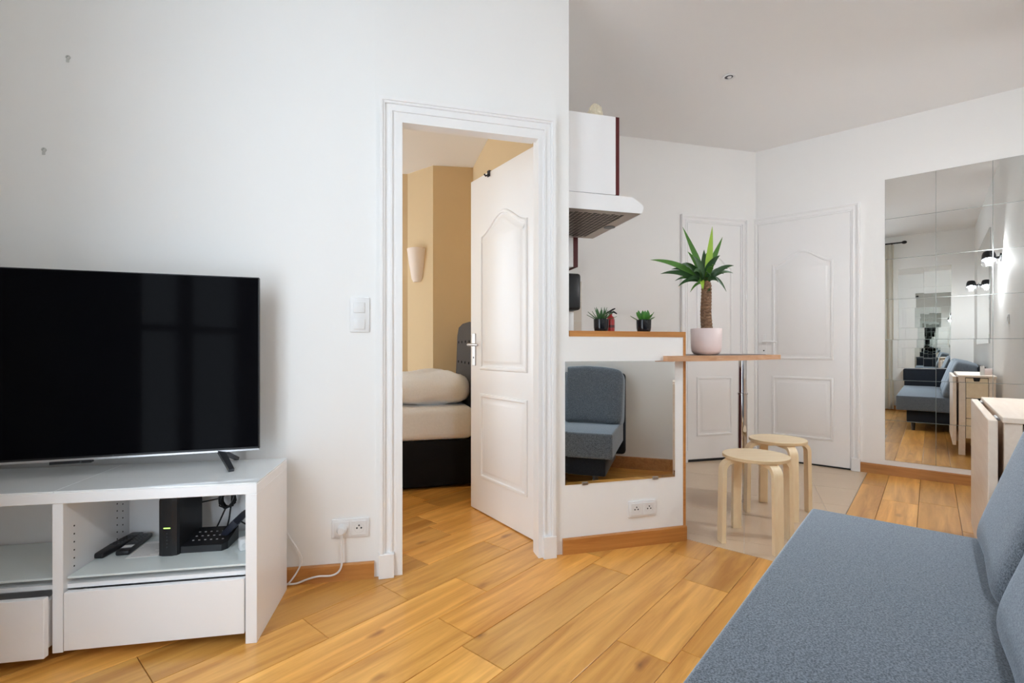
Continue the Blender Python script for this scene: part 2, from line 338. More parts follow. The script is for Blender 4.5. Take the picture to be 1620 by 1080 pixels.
# window wall with two openings
WV=((.66,1.68,.12,2.58),(3.66,4.16,1.25,2.03)); VE=5.35
m=MB(); cur=VR-.12
for a,b,z0,z1 in WV:
    m.wall(uv(UB,cur),uv(UB,a),0,CEIL,.24,0,0); m.wall(uv(UB,a),uv(UB,b),0,z0,.24); m.wall(uv(UB,a),uv(UB,b),z1,CEIL,.24); cur=b
m.wall(uv(UB,cur),uv(UB,VE),0,CEIL,.24)
tag(m.build('wall_window',WHITE),'white window wall',kind='structure')
for i,(a,b,z0,z1) in enumerate(WV):
    wn=thing('window_%d'%(i+1),'white double casement window',None,(*uv(UB-.12,(a+b)/2),z0),aW,kind='structure')
    hw=(b-a)/2; hh=z1-z0; zb1=hh*.4
    m=MB(); m.box(-hw,-hw+.05,-.03,.03,0,hh).box(hw-.05,hw,-.03,.03,0,hh).box(-hw+.05,hw-.05,-.03,.03,hh-.05,hh).box(-hw+.05,hw-.05,-.03,.03,0,.06)
    m.build('window_frame',GLOSSW,wn)
    for sx in (-1,1):
        x0,x1=(.0,hw-.05) if sx>0 else (-hw+.05,.0)
        m=MB(); m.box(x0,x0+.045,-.02,.02,.06,hh-.05).box(x1-.045,x1,-.02,.02,.06,hh-.05).box(x0+.045,x1-.045,-.02,.02,.06,.11).box(x0+.045,x1-.045,-.02,.02,hh-.1,hh-.05).box(x0+.045,x1-.045,-.02,.02,zb1,zb1+.04)
        cs=m.build('casement',GLOSSW,wn)
        MB().box(x0+.045,x1-.045,-.003,.003,.11,zb1).build('pane',(GLASSP,GLASST)[i],cs); MB().box(x0+.045,x1-.045,-.003,.003,zb1+.04,hh-.1).build('pane',(GLASSP,GLASST)[i],cs)
    lt=bpy.data.lights.new('daylight_portal','AREA'); lt.shape='RECTANGLE'; lt.size=2*hw; lt.size_y=hh
    lo=bpy.data.objects.new('daylight_portal',lt); COL.objects.link(lo); lo.location=(*uv(UB-.2,(a+b)/2),z0+hh/2)
    lo.rotation_euler=Vector((-U.x,-U.y,0)).to_track_quat('Z','Y').to_euler(); lt.cycles.is_portal=True
# bedroom walls
BP=[Vector((-2.6,5.35)),Vector((-1.013,4.726)),Vector((-.732,4.51)),Vector((-.345,4.565)),Vector((-.2,4.7))]
BP=[uv(UB-.1,5.25),Vector((-1.013,4.726)),Vector((-.732,4.51)),Vector((-.345,4.565)),Vector((-.20,4.60))]
BP[0]=Vector((-4.6,4.74))
m=MB()
for a,b in zip(BP[:-1],BP[1:]): m.wall(a,b,0,CEIL,.1)
tag(m.build('wall_bedroom',YELLOW),'yellow bedroom wall with a chimney breast',kind='structure')
m=MB(); m.prism([uv(UB-.24,VR-.12),uv(UM+.12,VR-.12),uv(UM+.12,1.6),Vector((kpt(KL).x-.1,BA+.2)),Vector((*kpt(0),)),Vector((*(E+nl*.035),)),kink+nl*.035,cornerS+nl*.035-U*.15],CEIL,CEIL+.1)
tag(m.build('ceiling',CEILM),'plain white ceiling',kind='structure')
m=MB(); m.prism([cornerS+nl*.05-U*.15,kink+nl*.05,E+nl*.05,kpt(0)-dL*.03,kpt(KL+.3)-dL*.03,Vector((-.2,4.75)),Vector((-4.7,4.95)),uv(UB-.1,5.3)],CEILB,CEILB+.1)
tag(m.build('ceiling_bedroom',CEILM),'white bedroom ceiling',kind='structure')
# baseboards
def baseboard(name,a,b,h,parts=1,mt=TRIMW,t=.014):
    a=Vector(a[:2]); b=Vector(b[:2]); d=(b-a).normalized(); n=Vector((-d.y,d.x))
    m=MB(); m.add([(*(a-n*t),0),(*(b-n*t),0),(*(b-n*t),h-.006),(*(a-n*t),h-.006),(*(a-n*(t-.005)),h),(*(b-n*(t-.005)),h),(*a,h),(*b,h),(*a,0),(*b,0)],
          [(0,1,2,3),(3,2,5,4),(4,5,7,6),(8,0,3,4,6),(1,9,7,5,2),(6,7,9,8)])
    return tag(m.build(name,mt),None,None,kind='structure')
baseboard('baseboard_left',cornerS,S_at(-.605),.072)
baseboard('baseboard_partition',L_at(.245),PE,.078)
baseboard('baseboard_mirror',line_pt(1359,MA,MB_),uv(UM,VR),.078,mt=TRIMM)
baseboard('baseboard_right',uv(UM,VR),uv(UB,VR),.10,mt=TRIMM)
baseboard('baseboard_window',uv(UB,VR),uv(UB,to_uv(*cornerS)[1]),.075)

# ---------------------------------------------------------------- doors
def panel_mesh(x0,x1,z0,z1,arch,yf,sgn):           # raised moulding ring with a field, on the plane y=yf, proud towards sgn*y
    n=22; P=[(x0,z0),(x1,z0)]
    if arch>0:
        P+=[(x1-(x1-x0)*i/n, z1+arch*.5*(1-math.cos(2*math.pi*i/n))) for i in range(n+1)]
    else: P+=[(x1,z1),(x0,z1)]
    P=[Vector(p) for p in P]; k=len(P)
    def inset(d):
        out=[]
        for i in range(k):
            e1=(P[i]-P[i-1]).normalized(); e2=(P[(i+1)%k]-P[i]).normalized(); n1=Vector((-e1.y,e1.x)); n2=Vector((-e2.y,e2.x))
            b=(n1+n2); b/= max(.3,(1+n1.dot(n2))); out.append(P[i]+b*d)
        return out
    prof=((0,0),(.003,.007),(.010,.010),(.018,.008),(.022,.001),(.030,.0005),(.052,.010),(.056,.011))
    m=MB(); vs=[]
    for d,hh in prof: vs+=[(p.x,yf+sgn*hh,p.y) for p in inset(d)]
    r=len(prof); fs=[(i*k+j,i*k+(j+1)%k,(i+1)*k+(j+1)%k,(i+1)*k+j) for i in range(r-1) for j in range(k)]+[tuple(range((r-1)*k,r*k))]
    m.add(vs,fs); return m
def door_leaf(parent,W,Hh,t=.04,hm=None,flip=False,both=False,loc=(0,0,0),rot=0.0,hx=None,hdir=1,handle=True,gap=.006):
    lf=MB().box(0,W,-t/2,t/2,gap,Hh,bev=.002,seg=1).build('leaf',GLOSSW,parent,loc=loc,rotz=rot)
    mx=W*.165
    for sg in ((-1,1) if both else (-1,)):
        panel_mesh(mx,W-mx,Hh*.425,Hh*.825,Hh*.05,sg*t/2,sg).build('panel',GLOSSW,lf,smooth=True)
        panel_mesh(mx,W-mx,Hh*.105,Hh*.355,0,sg*t/2,sg).build('panel',GLOSSW,lf,smooth=True)
        if handle:
            m=MB(); y=sg*t/2; zc=Hh*.49
            m.box(hx-.019,hx+.019,min(y,y+sg*.006),max(y,y+sg*.006),zc-.11,zc+.09,bev=.002)
            m.build('handle_plate',hm or SILVER,lf)
            m=MB(); m.tube([(hx,y,zc+.02),(hx,y+sg*.045,zc+.02)],.009)
            m.tube([(hx,y+sg*.045,zc+.02),(hx+hdir*.03,y+sg*.05,zc+.021),(hx+hdir*.115,y+sg*.044,zc+.017)],[.009,.0085,.0065])
            m.build('handle',hm or SILVER,lf,smooth=True)
            m=MB(); m.tube([(hx,y+sg*.0058,zc-.06),(hx,y+sg*.0066,zc-.06)],.006); m.build('keyhole',HOLE,lf)
    return lf
def architrave(parent,W,Hh,aw=.066,y=0.0,jamb=None,left=True,right=True,plinth=True,lw=None,rw=None):
    m=MB(); 
    def strip(x0,x1,z0,z1,dirx,diry):
        pass
    steps=((0,.20,.010),(.20,.32,.019),(.32,.66,.013),(.66,.80,.023),(.80,1.0,.030))
    for a,b,pr in steps:
        i,o=a*aw,b*aw
        ol=o if lw is None else min(o,lw); il=i if lw is None else min(i,lw)
        if ol>il: m.box(-ol,-il,y-pr,y,0,Hh+o)
        orr=o if rw is None else min(o,rw); ir=i if rw is None else min(i,rw)
        if orr>ir: m.box(W+ir,W+orr,y-pr,y,0,Hh+o)
        m.box(-(i if lw is None else min(i,lw)),W+(i if rw is None else min(i,rw)),y-pr,y,Hh+i,Hh+o)
    m.build('architrave',GLOSSW,parent)
    if plinth:
        for x0,x1 in ((-aw-.004,-.006),(W+.006,W+aw+.004)):
            if x0<0 and lw is not None: x0=max(x0,-lw)
            if x1>W and rw is not None: x1=min(x1,W+rw)
            MB().box(x0,x1,y-.034,y,0,.105,bev=.002,seg=1).build('plinth_block',GLOSSW,parent)
# bedroom door
dr=thing('door_1','open white panelled bedroom door with its frame',None,(D0.x,D0.y,0),aL,kind='structure')
Wd=(D1-D0).length
architrave(dr,Wd,ZD,aw=.068,lw=None)
m=MB(); m.box(-.001,.014,-.012,TW+.02,0,ZD).box(Wd-.014,Wd+.001,-.012,TW-.0,0,ZD).box(.014,Wd-.014,-.012,TW+.02,ZD-.014,ZD+.001)
m.box(.014,.03,-.012,.035,0,ZD-.014).box(.03,Wd-.014,-.012,.035,ZD-.03,ZD-.014)
m.build('door_lining',GLOSSW,dr)
hp=floor_pt(857,863.5); tip=floor_pt(746,802.5); hw_=Vector((hp.x,hp.y)); tp=Vector((tip.x,tip.y)); ang=math.atan2(tp.y-hw_.y,tp.x-hw_.x)
rel=hw_-D0; lxr=rel.dot(dL); lyr=rel.dot(nl)
off=Vector((math.cos(ang+math.pi/2),math.sin(ang+math.pi/2)))   # leaf local +y; the face towards us is +y
cen=hw_-off*.02; rel=cen-D0
lf=door_leaf(dr,.735,2.055,both=True,loc=(rel.dot(dL),rel.dot(nl),0),rot=ang-aL,hx=.735-.045,hdir=-1)
# lever seen past the leaf edge points outwards; coat hook over the leaf
m=MB(); m.box(.50,.525,-.028,.028,2.056,2.06).box(.50,.525,.0215,.026,2.025,2.06).tube([(.512,.027,2.035),(.512,.045,2.025),(.512,.055,2.035)],.005)
m.build('door_hook',DARK,lf)
# two closed kitchen doors
p0,p1=line_pt(1086,BA,BB),line_pt(1171,BA,BB); W1=(p1-p0).length
d1=thing('door_2','narrow closed white door behind the yucca',None,(p0.x,p0.y,0),aB,kind='structure')
architrave(d1,W1,2.125,aw=.062,rw=.062)
door_leaf(d1,W1-.008,2.12,t=.02,loc=(.004,.0,0),hx=.05,hdir=1,handle=False,gap=.02)
MB().box(0,W1,-.013,.0,0,.019).build('threshold_gap',HOLE,d1)
p0,p1=line_pt(1199,MA,MB_),line_pt(1346,MA,MB_); W2=(p1-p0).length
d2=thing('door_3','wide closed white panelled door in the mirror wall',None,(p0.x,p0.y,0),aM,kind='structure')
architrave(d2,W2,2.14,aw=.062,lw=.028)
door_leaf(d2,W2-.008,2.135,t=.02,loc=(.004,.0,0),hx=.05,hdir=1,gap=.012,hm=GLOSSW)
MB().box(0,W2,-.013,.0,0,.011).build('threshold_gap',HOLE,d2)

# ---------------------------------------------------------------- mirrors
mt=thing('mirror_tile_panel','large wall mirror of square tiles above a white strip by the folded table','mirror',(*uv(UM,.277),.117),aM)
tw,th_=.307,.319
MB().box(0,.277-VR-.002,-.0008,0,0,7*th_).build('backing',MIRE,mt)
for i in range(3):
    for j in range(7):
        x0=i*tw; x1=min((i+1)*tw,.277-VR-.002)
        m=MB(); m.box(x0+.0016,x1-.0016,-.005,-.001,j*th_+.0016,(j+1)*th_-.0016)
        o=m.build('mirror_tile',[MIRROR,MIRE],mt)
        o.data.polygons.foreach_set('material_index',[0 if abs(pl.normal.y)>.5 else 1 for pl in o.data.polygons])
        o.rotation_euler=(random.uniform(-.0012,.0012),0,random.uniform(-.0012,.0012))
mt2=thing('mirror_tile_panel','mirror tiles on the window wall, seen only as a far reflection beside the curtain','mirror',(*uv(UB,-.24),.70),aW)
for i in range(2):
    for j in range(5):
        o=MB().box(i*.32+.001,(i+1)*.32-.001,-.005,-.0005,j*.319+.001,(j+1)*.319-.001).build('mirror_tile',MIRROR,mt2); o.rotation_euler=(random.uniform(-.003,.003),0,random.uniform(-.003,.003))
a=line_pt(893.5,LA,LB); b=line_pt(1067,LA,LB)
pm=thing('low_wall_mirror','mirror with slanted edges hung low on the half wall','mirror',(a.x,a.y,.30),aL)
Wm=(b-a).length; z0=H+(HY-767)/F*a.y; z1=H+(HY-571.5)/F*a.y; pm.location.z=z0; Hm=z1-z0
m=MB(); bv=.013; ri=[(0,0),(Wm,0),(Wm,Hm),(0,Hm)]; ii=[(bv,bv),(Wm-bv,bv),(Wm-bv,Hm-bv),(bv,Hm-bv)]
m.add([(x,-.0005,z) for x,z in ri]+[(x,-.004,z) for x,z in ri]+[(x,-.0045,z) for x,z in ii],[(8,9,10,11)]+[(4+i,4+(i+1)%4,8+(i+1)%4,8+i) for i in range(4)]+[(i,(i+1)%4,4+(i+1)%4,4+i) for i in range(4)]+[(3,2,1,0)])
m.build('mirror_glass',MIRROR,pm)
for x in (.09,Wm-.13): MB().box(x,x+.03,-.009,0,-.006,.008,bev=.001).build('mirror_clip',SILVER,pm)
wm=thing('wall_mirror','wide frameless mirror high on the sofa wall, seen in reflection','mirror',(*uv(2.27,VR),1.06),aR)
MB().box(0,1.78,-.012,-.001,0,1.28,bev=.002,seg=1).build('mirror_glass',MIRROR,wm); MB().box(0,1.78,-.0008,0,0,1.28).build('backing',GREYM,wm)

# ---------------------------------------------------------------- television stand
SG=Vector((-.8686,1.657)); sa=math.atan(.185)
st=thing('tv_stand','low white media unit with glass top under the television','tv stand',(SG.x,SG.y,0),sa)
SW,SD=1.2,.375
MB().box(-SW,0,0,SD,.507,.541,bev=.0015,seg=1).build('top_panel',LACQ,st)
for x0,x1 in ((-.6,0),(-SW,-.601)): MB().box(x0,x1,.0,SD,.5412,.547,bev=.001,seg=1).build('glass_top',MGLASS,st)
for x0,x1 in ((-.036,0),(-SW,-SW+.036)): MB().box(x0,x1,0,SD,0,.507,bev=.0012,seg=1).build('side_panel',LACQ,st)
dv=MB().box(-.606,-.576,.004,SD,.03,.507,bev=.001,seg=1).build('divider',LACQ,st)
m=MB()
for y,z0,n in ((.055,.285,6),(.285,.285,8),(.32,.30,8)):
    for k in range(n): m.tube([(-.5762,y,z0+k*.0265),(-.5752,y,z0+k*.0265)],.0028,8)
ph=m.build('peg_holes',HOLE,dv); tag(ph,kind='stuff')
m=MB(); m.box(-SW+.036,-.606,SD-.012,SD-.004,.05,.507).box(-.576,-.036,SD-.012,SD-.004,.05,.507); m.build('back_panel',LACQ,st)
for x0,x1,yy in ((-.572,-.040,0.0),(-SW+.04,-.604,-.034)):
    d=MB().box(x0,x1,yy,yy+.02,.036,.222,bev=.0012,seg=1).build('drawer_front',LACQ,st)
    m=MB(); m.box(x0+.012,x0+.026,yy+.02,SD-.03,.05,.20).box(x1-.026,x1-.012,yy+.02,SD-.03,.05,.20).box(x0+.026,x1-.026,yy+.02,SD-.03,.05,.06).box(x0+.026,x1-.026,SD-.045,SD-.03,.06,.20); m.build('drawer_box',LACQ,d)
for x0,x1 in ((-.576,-.036),(-SW+.036,-.606)): MB().box(x0,x1,.024,SD-.012,.226,.240).build('bottom_panel',LACQ,st)
for x0,x1 in ((-.574,-.038),(-SW+.038,-.608)): MB().box(x0,x1,.02,SD-.02,.258,.265,bev=.001,seg=1).build('glass_shelf',SHELFG,st)
m=MB()
for x in (-.56,-.05): 
    for y in (.05,.33): MB().tube([(x,y,.248),(x,y,.2578)],.007).build('shelf_support',SILVER,st)
ZS=.265
# things on the shelf
def on_shelf(px,py): return floor_pt(px,py,ZS)
def remote(label,a,b,wd,keyrows,sticker):
    a=on_shelf(*a); b=on_shelf(*b); L_=(b-a).length; ang=math.atan2(b.y-a.y,b.x-a.x)-math.pi/2
    t=thing('remote_control',label,'remote control',((a.x+b.x)/2,(a.y+b.y)/2,ZS),ang,group='remote controls on the glass shelf')
    MB().box(-wd/2,wd/2,-L_/2,L_/2,0,.018,bev=.006,seg=3).build('body',DARK,t,smooth=True)
    m=MB()
    for i in range(keyrows):
        for j in range(3): m.box((j-1)*wd*.27-.004,(j-1)*wd*.27+.004,-L_*.1+i*.016,-L_*.1+i*.016+.008,.0178,.0192)
    tag(m.build('buttons',GREYM,t),kind='stuff')
    if sticker: MB().box(-wd*.36,wd*.36,-L_*.34,-L_*.2,.0178,.0184).build('sticker',LBL,t)
remote('long plain black remote control nearest the divider',(152,884),(219,848),.046,6,False)
remote('black remote control with a white sticker',(193,879),(232,849),.044,6,True)
q=on_shelf(240,868); t=thing('paper_sheet','printed paper sheet between remotes and router','paper',(q.x,q.y,ZS),sa+.05)
MB().box(-.05,.05,-.075,.075,.0003,.0012).build('sheet',PAPER,t)
m=MB()
for k in range(9): m.box(-.04,.04 if k%3 else .02,-.06+k*.013,-.057+k*.013,.00121,.0014)
tag(m.build('print_lines',INK,t),kind='stuff')
q=on_shelf(265,879); t=thing('internet_router','upright black internet box with a green status light','router',(q.x,q.y,ZS),sa-.10)
m=MB(); pr=[(-.034,.012),(-.03,.003),(-.015,-.003),(.015,-.003),(.03,.003),(.034,.012),(.036,.155),(-.036,.155)]
m.prism(pr,0,.195); m.add([(x,y,.195) for x,y in pr]+[(x*.9,.012+(y-.012)*.93,.207) for x,y in pr],[(i,(i+1)%8,8+(i+1)%8,8+i) for i in range(8)]+[tuple(range(8,16))])
m.build('body',DARK,t); MB().box(-.011,.011,-.0045,-.002,.098,.1005).build('status_light',LED,t)
m=MB()
for k in range(5): m.box(-.002,.002,-.0042,-.002,.03+k*.012,.034+k*.012)
m.build('icon_column',GREYM,t)
q=on_shelf(318,873); t=thing('telephone_base','flat black telephone base with keys beside the router','telephone',(q.x,q.y+.05,ZS),sa-.02)
m=MB(); m.add([(x,y,z) for x,y,z in ((-.075,-.05,0),(.06,-.05,0),(.075,-.03,0),(.075,.07,0),(-.075,.07,0),(-.075,-.05,.024),(.06,-.05,.024),(.075,-.03,.026),(.075,.07,.05),(-.075,.07,.05))],[(4,3,2,1,0),(5,6,7,8,9),(0,1,6,5),(1,2,7,6),(2,3,8,7),(3,4,9,8),(4,0,5,9)])
m.build('body',DARK,t)
m=MB(); sl=.026/.12
for i in range(3):
    for j in range(6): 
        y=-.02+i*.026; z=.0255+(y+.05)*sl; m.box(-.05+j*.02,-.044+j*.02,y,y+.0035,z,z+.0022)
tag(m.build('key_rows',mat('key_print',(.3,.3,.31),.6),t),kind='stuff')
q=on_shelf(362,858); t=thing('handset','dark slab-shaped handset leaning in the shelf corner','telephone handset',(q.x,q.y+.02,ZS),sa)
M_=Matrix.Translation((0,0,.052))@Matrix.Rotation(.75,4,'Y')@Matrix.Rotation(.25,4,'X')
MB().box(-.012,.012,-.045,.045,-.06,.06,bev=.005,seg=2,mtx=M_).build('body',mat('navy_black_plastic',(.012,.015,.03),.4),t,smooth=True)
MB().box(-.0135,-.0118,-.036,.036,-.01,.05,mtx=M_).build('display',SCREEN,t)
q=on_shelf(381,871); t=thing('small_white_adapter','small white plug adapter at the right end of the shelf','adapter',(q.x,q.y+.015,ZS),sa+.5)
MB().box(-.014,.014,-.02,.02,0,.042,bev=.006,seg=2).build('body',PLASTIC,t,smooth=True); MB().tube([(0,-.02,.02),(0,-.024,.02)],.008).build('socket_face',LBL,t)
by=SD-.012
t=thing('power_adapter','black power adapter with bundled cable hanging behind the router','power adapter',(SG.x+math.cos(sa)*-.195-math.sin(sa)*by,SG.y+math.sin(sa)*-.195+math.cos(sa)*by,.0),sa)
MB().box(-.035,.02,-.055,0,.445,.50,bev=.006,seg=2).build('body',DARK,t,smooth=True)
m=MB(); pts=[]
for k in range(60):
    a=k*.75; pts.append((-.012+.024*math.cos(a)+.006*math.sin(k*1.7),-.045+.012*math.sin(k*.9),.405+.034*math.sin(a)))
m.tube(pts,.0032,6); m.tube([(-.01,-.03,.45),(-.03,-.04,.41),(-.10,-.05,.40),(-.15,-.06,.415)],.003,6)
m.tube([(-.0,-.04,.38),(.0,-.06,.33),(-.01,-.07,.275),(-.05,-.09,.27)],.003,6); m.tube([(-.015,-.04,.38),(-.04,-.06,.31),(-.06,-.08,.27)],.003,6)
m.tube([(-.14,-.07,.33),(-.10,-.08,.29),(-.03,-.09,.285),(.02,-.1,.27)],.003,6); m.tube([(.02,-.12,.28),(.03,-.13,.33),(.06,-.13,.345),(.09,-.12,.32)],.003,6)
m.build('cable',DARK,t,smooth=True)

# ---------------------------------------------------------------- television
ta_=math.atan(.33); r=Vector((-.997,2.249-.33*.997)); dt=Vector((math.cos(ta_),math.sin(ta_))); TWd=1.205
cen=r-dt*(TWd/2)
tv=thing('television','large black flat television on splayed metal feet','television',(cen.x,cen.y,.547),ta_)
zb,zt=.058,.735
MB().box(-TWd/2,TWd/2,0,.022,zb,zt,bev=.002,seg=1).build('housing',DARK,tv)
m=MB(); m.add([(x,y,z) for y,k in ((.022,1.0),(.062,.86)) for x,z in ((-.42*k,zb+.02),(.42*k,zb+.02),(.42*k,zb+.02+.42*k),(-.42*k,zb+.02+.42*k))],[(0,1,5,4),(1,2,6,5),(2,3,7,6),(3,0,4,7),(4,5,6,7)]); m.build('rear_cover',DARK,tv)
MB().box(-TWd/2+.004,TWd/2-.004,-.0012,.0005,zb+.012,zt-.004).build('screen',SCREEN,tv)
MB().box(-TWd/2,TWd/2,-.0016,.021,zb-.003,zb+.005,bev=.001,seg=1).build('bottom_bezel',SILVER,tv)
m=MB(); m.prism([(-.06,-.004),(.06,-.004),(.06,.018),(-.06,.018)],zb-.012,zb-.002); m.build('sensor_bar',DARK,tv); MB().tube([(.03,-.0042,zb-.007),(.03,-.0052,zb-.007)],.003,8).build('sensor',GREYM,tv)
for sx in (-1,1):
    x=sx*(TWd/2-.135); m=MB()
    for ex,ey in ((.06,-.115),(.035,.10)):
        a=Vector((x,.01,zb)); b=Vector((x+ex,.01+ey,.005)); d=(b-a).normalized(); s_=d.cross(Vector((0,0,1))).normalized()*.009; up=d.cross(s_).normalized()*.006
        m.add([a+s_*1.4+up,a-s_*1.4+up,a-s_*1.4-up,a+s_*1.4-up,b+s_+up,b-s_+up,b-s_-up,b+s_-up],[(0,1,5,4),(1,2,6,5),(2,3,7,6),(3,0,4,7),(0,3,2,1),(4,5,6,7)])
    m.build('foot',GREYM,tv)

# ---------------------------------------------------------------- switches and outlets
def frame_on(px,py,a,b,ang,name,label,cat,group=None):
    p=line_pt(px,a,b,py); return thing(name,label,cat,(p.x,p.y,p.z),ang,group), p.y/F
t,sp=frame_on(569.5,498,LA if False else SA,SB,aS,'light_switch','white double light switch left of the doorway','light switch')
MB().box(-.041,.041,-.010,0,-.076,.076,bev=.004,seg=2).build('cover_plate',PLASTIC,t,smooth=True)
for z in (.031,-.041): MB().box(-.026,.022,-.0145,-.009,z-.022,z+.022,bev=.002,seg=2).build('rocker',PLASTIC,t,smooth=True)
def outlet(t,plug=False):
    MB().box(-.078,.078,-.010,0,-.041,.041,bev=.004,seg=2).build('cover_plate',PLASTIC,t,smooth=True)
    for x in (-.036,.036):
        MB().box(x-.031,x+.031,-.0125,-.009,-.031,.031,bev=.0015,seg=1).build('socket_insert',PLASTIC,t)
        if plug and x<0: continue
        m=MB(); n=24
        m.add([(x+.021*math.cos(2*math.pi*k/n),-.0128,.021*math.sin(2*math.pi*k/n)) for k in range(n)]+[(x+.018*math.cos(2*math.pi*k/n),-.0105,.018*math.sin(2*math.pi*k/n)) for k in range(n)],[(k,(k+1)%n,n+(k+1)%n,n+k) for k in range(n)]+[tuple(range(n,2*n))])
        m.build('socket_well',mat('socket_grey',(.42,.41,.40),.5),t,smooth=True)
        m=MB()
        for dx,dz in ((-.009,0),(.009,0)): m.tube([(x+dx,-.0135,dz),(x+dx,-.0110,dz)],.0036,10)
        m.build('contact_holes',HOLE,t); MB().tube([(x,-.0165,.012),(x,-.0105,.012)],.0032,10).build('earth_pin',GREYM,t)
t,_=frame_on(555,834,SA,SB,aS,'wall_outlet','double white wall outlet with one plug, beside the media unit','outlet'); outlet(t,True); tz=t.location.copy()
t,_=frame_on(1015,803.5,LA,LB,aL,'wall_outlet','double white wall outlet low on the half wall, unused','outlet'); outlet(t)
# plug and cable
fwd=-far_y(aS); ex=Vector((math.cos(aS),math.sin(aS)))
pc=Vector((tz.x,tz.y))-ex*.034+fwd*.012
t=thing('white_power_cord','white power cord looping from the outlet to behind the media unit','cord',(pc.x,pc.y,tz.z),aS)
m=MB(); m.lathe([(.021,0),(.021,.018),(.014,.034),(.0,.036)],24,cap=False)
m.v=[(x,-z,y) for x,y,z in m.v]; m.build('plug',PLASTIC,t,smooth=True)
def loc_of(px,py,lift=None,wall_off=None):
    if wall_off is not None:
        p=line_pt(px,SA,SB,py); p2=Vector((p.x,p.y))+fwd*wall_off; z=p.z
    else:
        q=floor_pt(px,py,.006); p2=Vector((q.x,q.y)); z=.006
    d=p2-pc; return Vector((d.dot(ex),d.dot(far_y(aS)),z-tz.z))
def smooth_path(P,n=6):
    out=[]
    for i in range(len(P)-1):
        p0,p1,p2,p3=P[max(i-1,0)],P[i],P[i+1],P[min(i+2,len(P)-1)]
        for k in range(n):
            s=k/n; out.append(.5*((2*p1)+(p2-p0)*s+(2*p0-5*p1+4*p2-p3)*s*s+(3*p1-p0-3*p2+p3)*s**3))
    return out+[P[-1]]
W_=.03
P=[Vector((0,-.026,-.012)),loc_of(542,855,wall_off=W_),loc_of(543,880,wall_off=W_),loc_of(539,897,wall_off=W_),loc_of(527,905,wall_off=W_),loc_of(505,907.5,wall_off=.024),loc_of(487,913,wall_off=.02),loc_of(470,919,wall_off=.022),loc_of(452,918.5,wall_off=.03),loc_of(444,917,wall_off=.03)]
m=MB(); m.tube(smooth_path(P),.0042,8)
P=[loc_of(450,826,wall_off=.02),loc_of(460,845,wall_off=.025),loc_of(474,865,wall_off=.03),loc_of(480,880,wall_off=.03),loc_of(474,897,wall_off=.03),loc_of(462,914,wall_off=.04),loc_of(450,923,wall_off=.035)]
m.tube(smooth_path(P),.0036,8); m.build('cable',CABLE,t,smooth=True)
for px,py,lb in ((108,91,'upper grey plug left in the white wall'),(70,237,'lower grey plug left in the white wall')):
    p=line_pt(px,SA,SB,py); t=thing('wall_plug',lb+' above the television','wall plug',(p.x,p.y,p.z),aS,'wall plugs')
    m=MB(); m.lathe([(.0085,0),(.0085,.003),(.004,.004),(.0035,.0005)],12,cap=False); m.v=[(x,-z,y) for x,y,z in m.v]; m.build('sleeve',GREYP,t)
    MB().box(-.007,.004,-.002,-.0003,-.02,-.008,bev=.0006,seg=1).build('tab',GREYP,t)

# ---------------------------------------------------------------- kitchen
kt=aL+math.pi/2                                    # local x runs along the kitchen wall, -y into the room
cb=thing('wall_cabinet','white wall cabinet with dark red door above the hood','wall cabinet',(K0.x,K0.y,1.80),kt)
MB().box(.003,.6,-.262,-.001,0,.405,bev=.001,seg=1).build('body',LACQ,cb); MB().box(.003,.6,-.283,-.2625,.0,.405,bev=.001,seg=1).build('door',RED,cb)
hd=thing('range_hood','white slanted cooker hood with a perforated steel filter','range hood',(K0.x,K0.y,1.713),kt)
m=MB(); pr=[(0,0),(-.41,0),(-.425,.036),(-.36,.083),(0,.083)]
vs=[(x,y,z) for x in (.0,.6) for y,z in pr]
m.add(vs,[(4,3,2,1,0),(5,6,7,8,9),(1,2,7,6),(2,3,8,7),(3,4,9,8),(4,0,5,9)]); m.build('casing',LACQ,hd)
MB().box(.004,.596,-.405,-.002,-.0015,.004).build('underside',STEEL,hd)
m=MB()
for i in range(26):
    for j in range(12):
        y=-.335+j*.026; x=.05+i*.0195+(.0097 if j%2 else 0)
        m.box(x,x+.0085,y,y+.019,-.0025,-.0012)
g=m.build('filter_slots',HOLE,hd); tag(g,kind='stuff')
m=MB(); m.lathe([(.034,0),(.034,.003)],20,c=(.30,-.375,-.0035)); m.build('hood_lamp',mat('hood_lamp_dark',(.03,.02,.012),.3),hd)
cb2=thing('wall_cabinet','dark red wall cabinet hanging past the hood','wall cabinet',(K0.x,K0.y,1.53),kt)
MB().box(.63,1.2,-.285,-.001,0,.67).build('body',LACQ,cb2); MB().box(.63,1.2,-.318,-.2855,-.0,.67,bev=.001,seg=1).build('door',RED,cb2)
ct=thing('kitchen_counter','kitchen base unit with pale worktop behind the half wall','kitchen counter',(K0.x,K0.y,0),kt)
MB().box(.175,KL-.02,-.55,-.002,.1,.86).build('body',LACQ,ct); MB().box(.175,KL-.02,-.50,-.05,0,.1).build('kickboard',GREYM,ct)
for k in range(2): 
    xx=.178+k*.6; MB().box(xx,min(xx+.596,KL-.025),-.57,-.551,.11,.855,bev=.001,seg=1).build('door',RED,ct)
MB().box(.175,KL-.02,-.58,-.002,.86,.90,bev=.002,seg=1).build('worktop',BATH,ct)
cm=thing('coffee_machine','black-headed coffee machine glimpsed past the wall edge','coffee machine',(*kpt(.86,.342),.90),aL)
MB().box(-.10,.06,-.06,.10,0,.035,bev=.004).build('base',PLASTIC,cm); MB().box(-.10,.045,.0,.10,.035,.365,bev=.008).build('column',PLASTIC,cm,smooth=True)
MB().box(-.10,.062,-.085,.11,.365,.615,bev=.02,seg=3).build('head',DARK,cm,smooth=True)
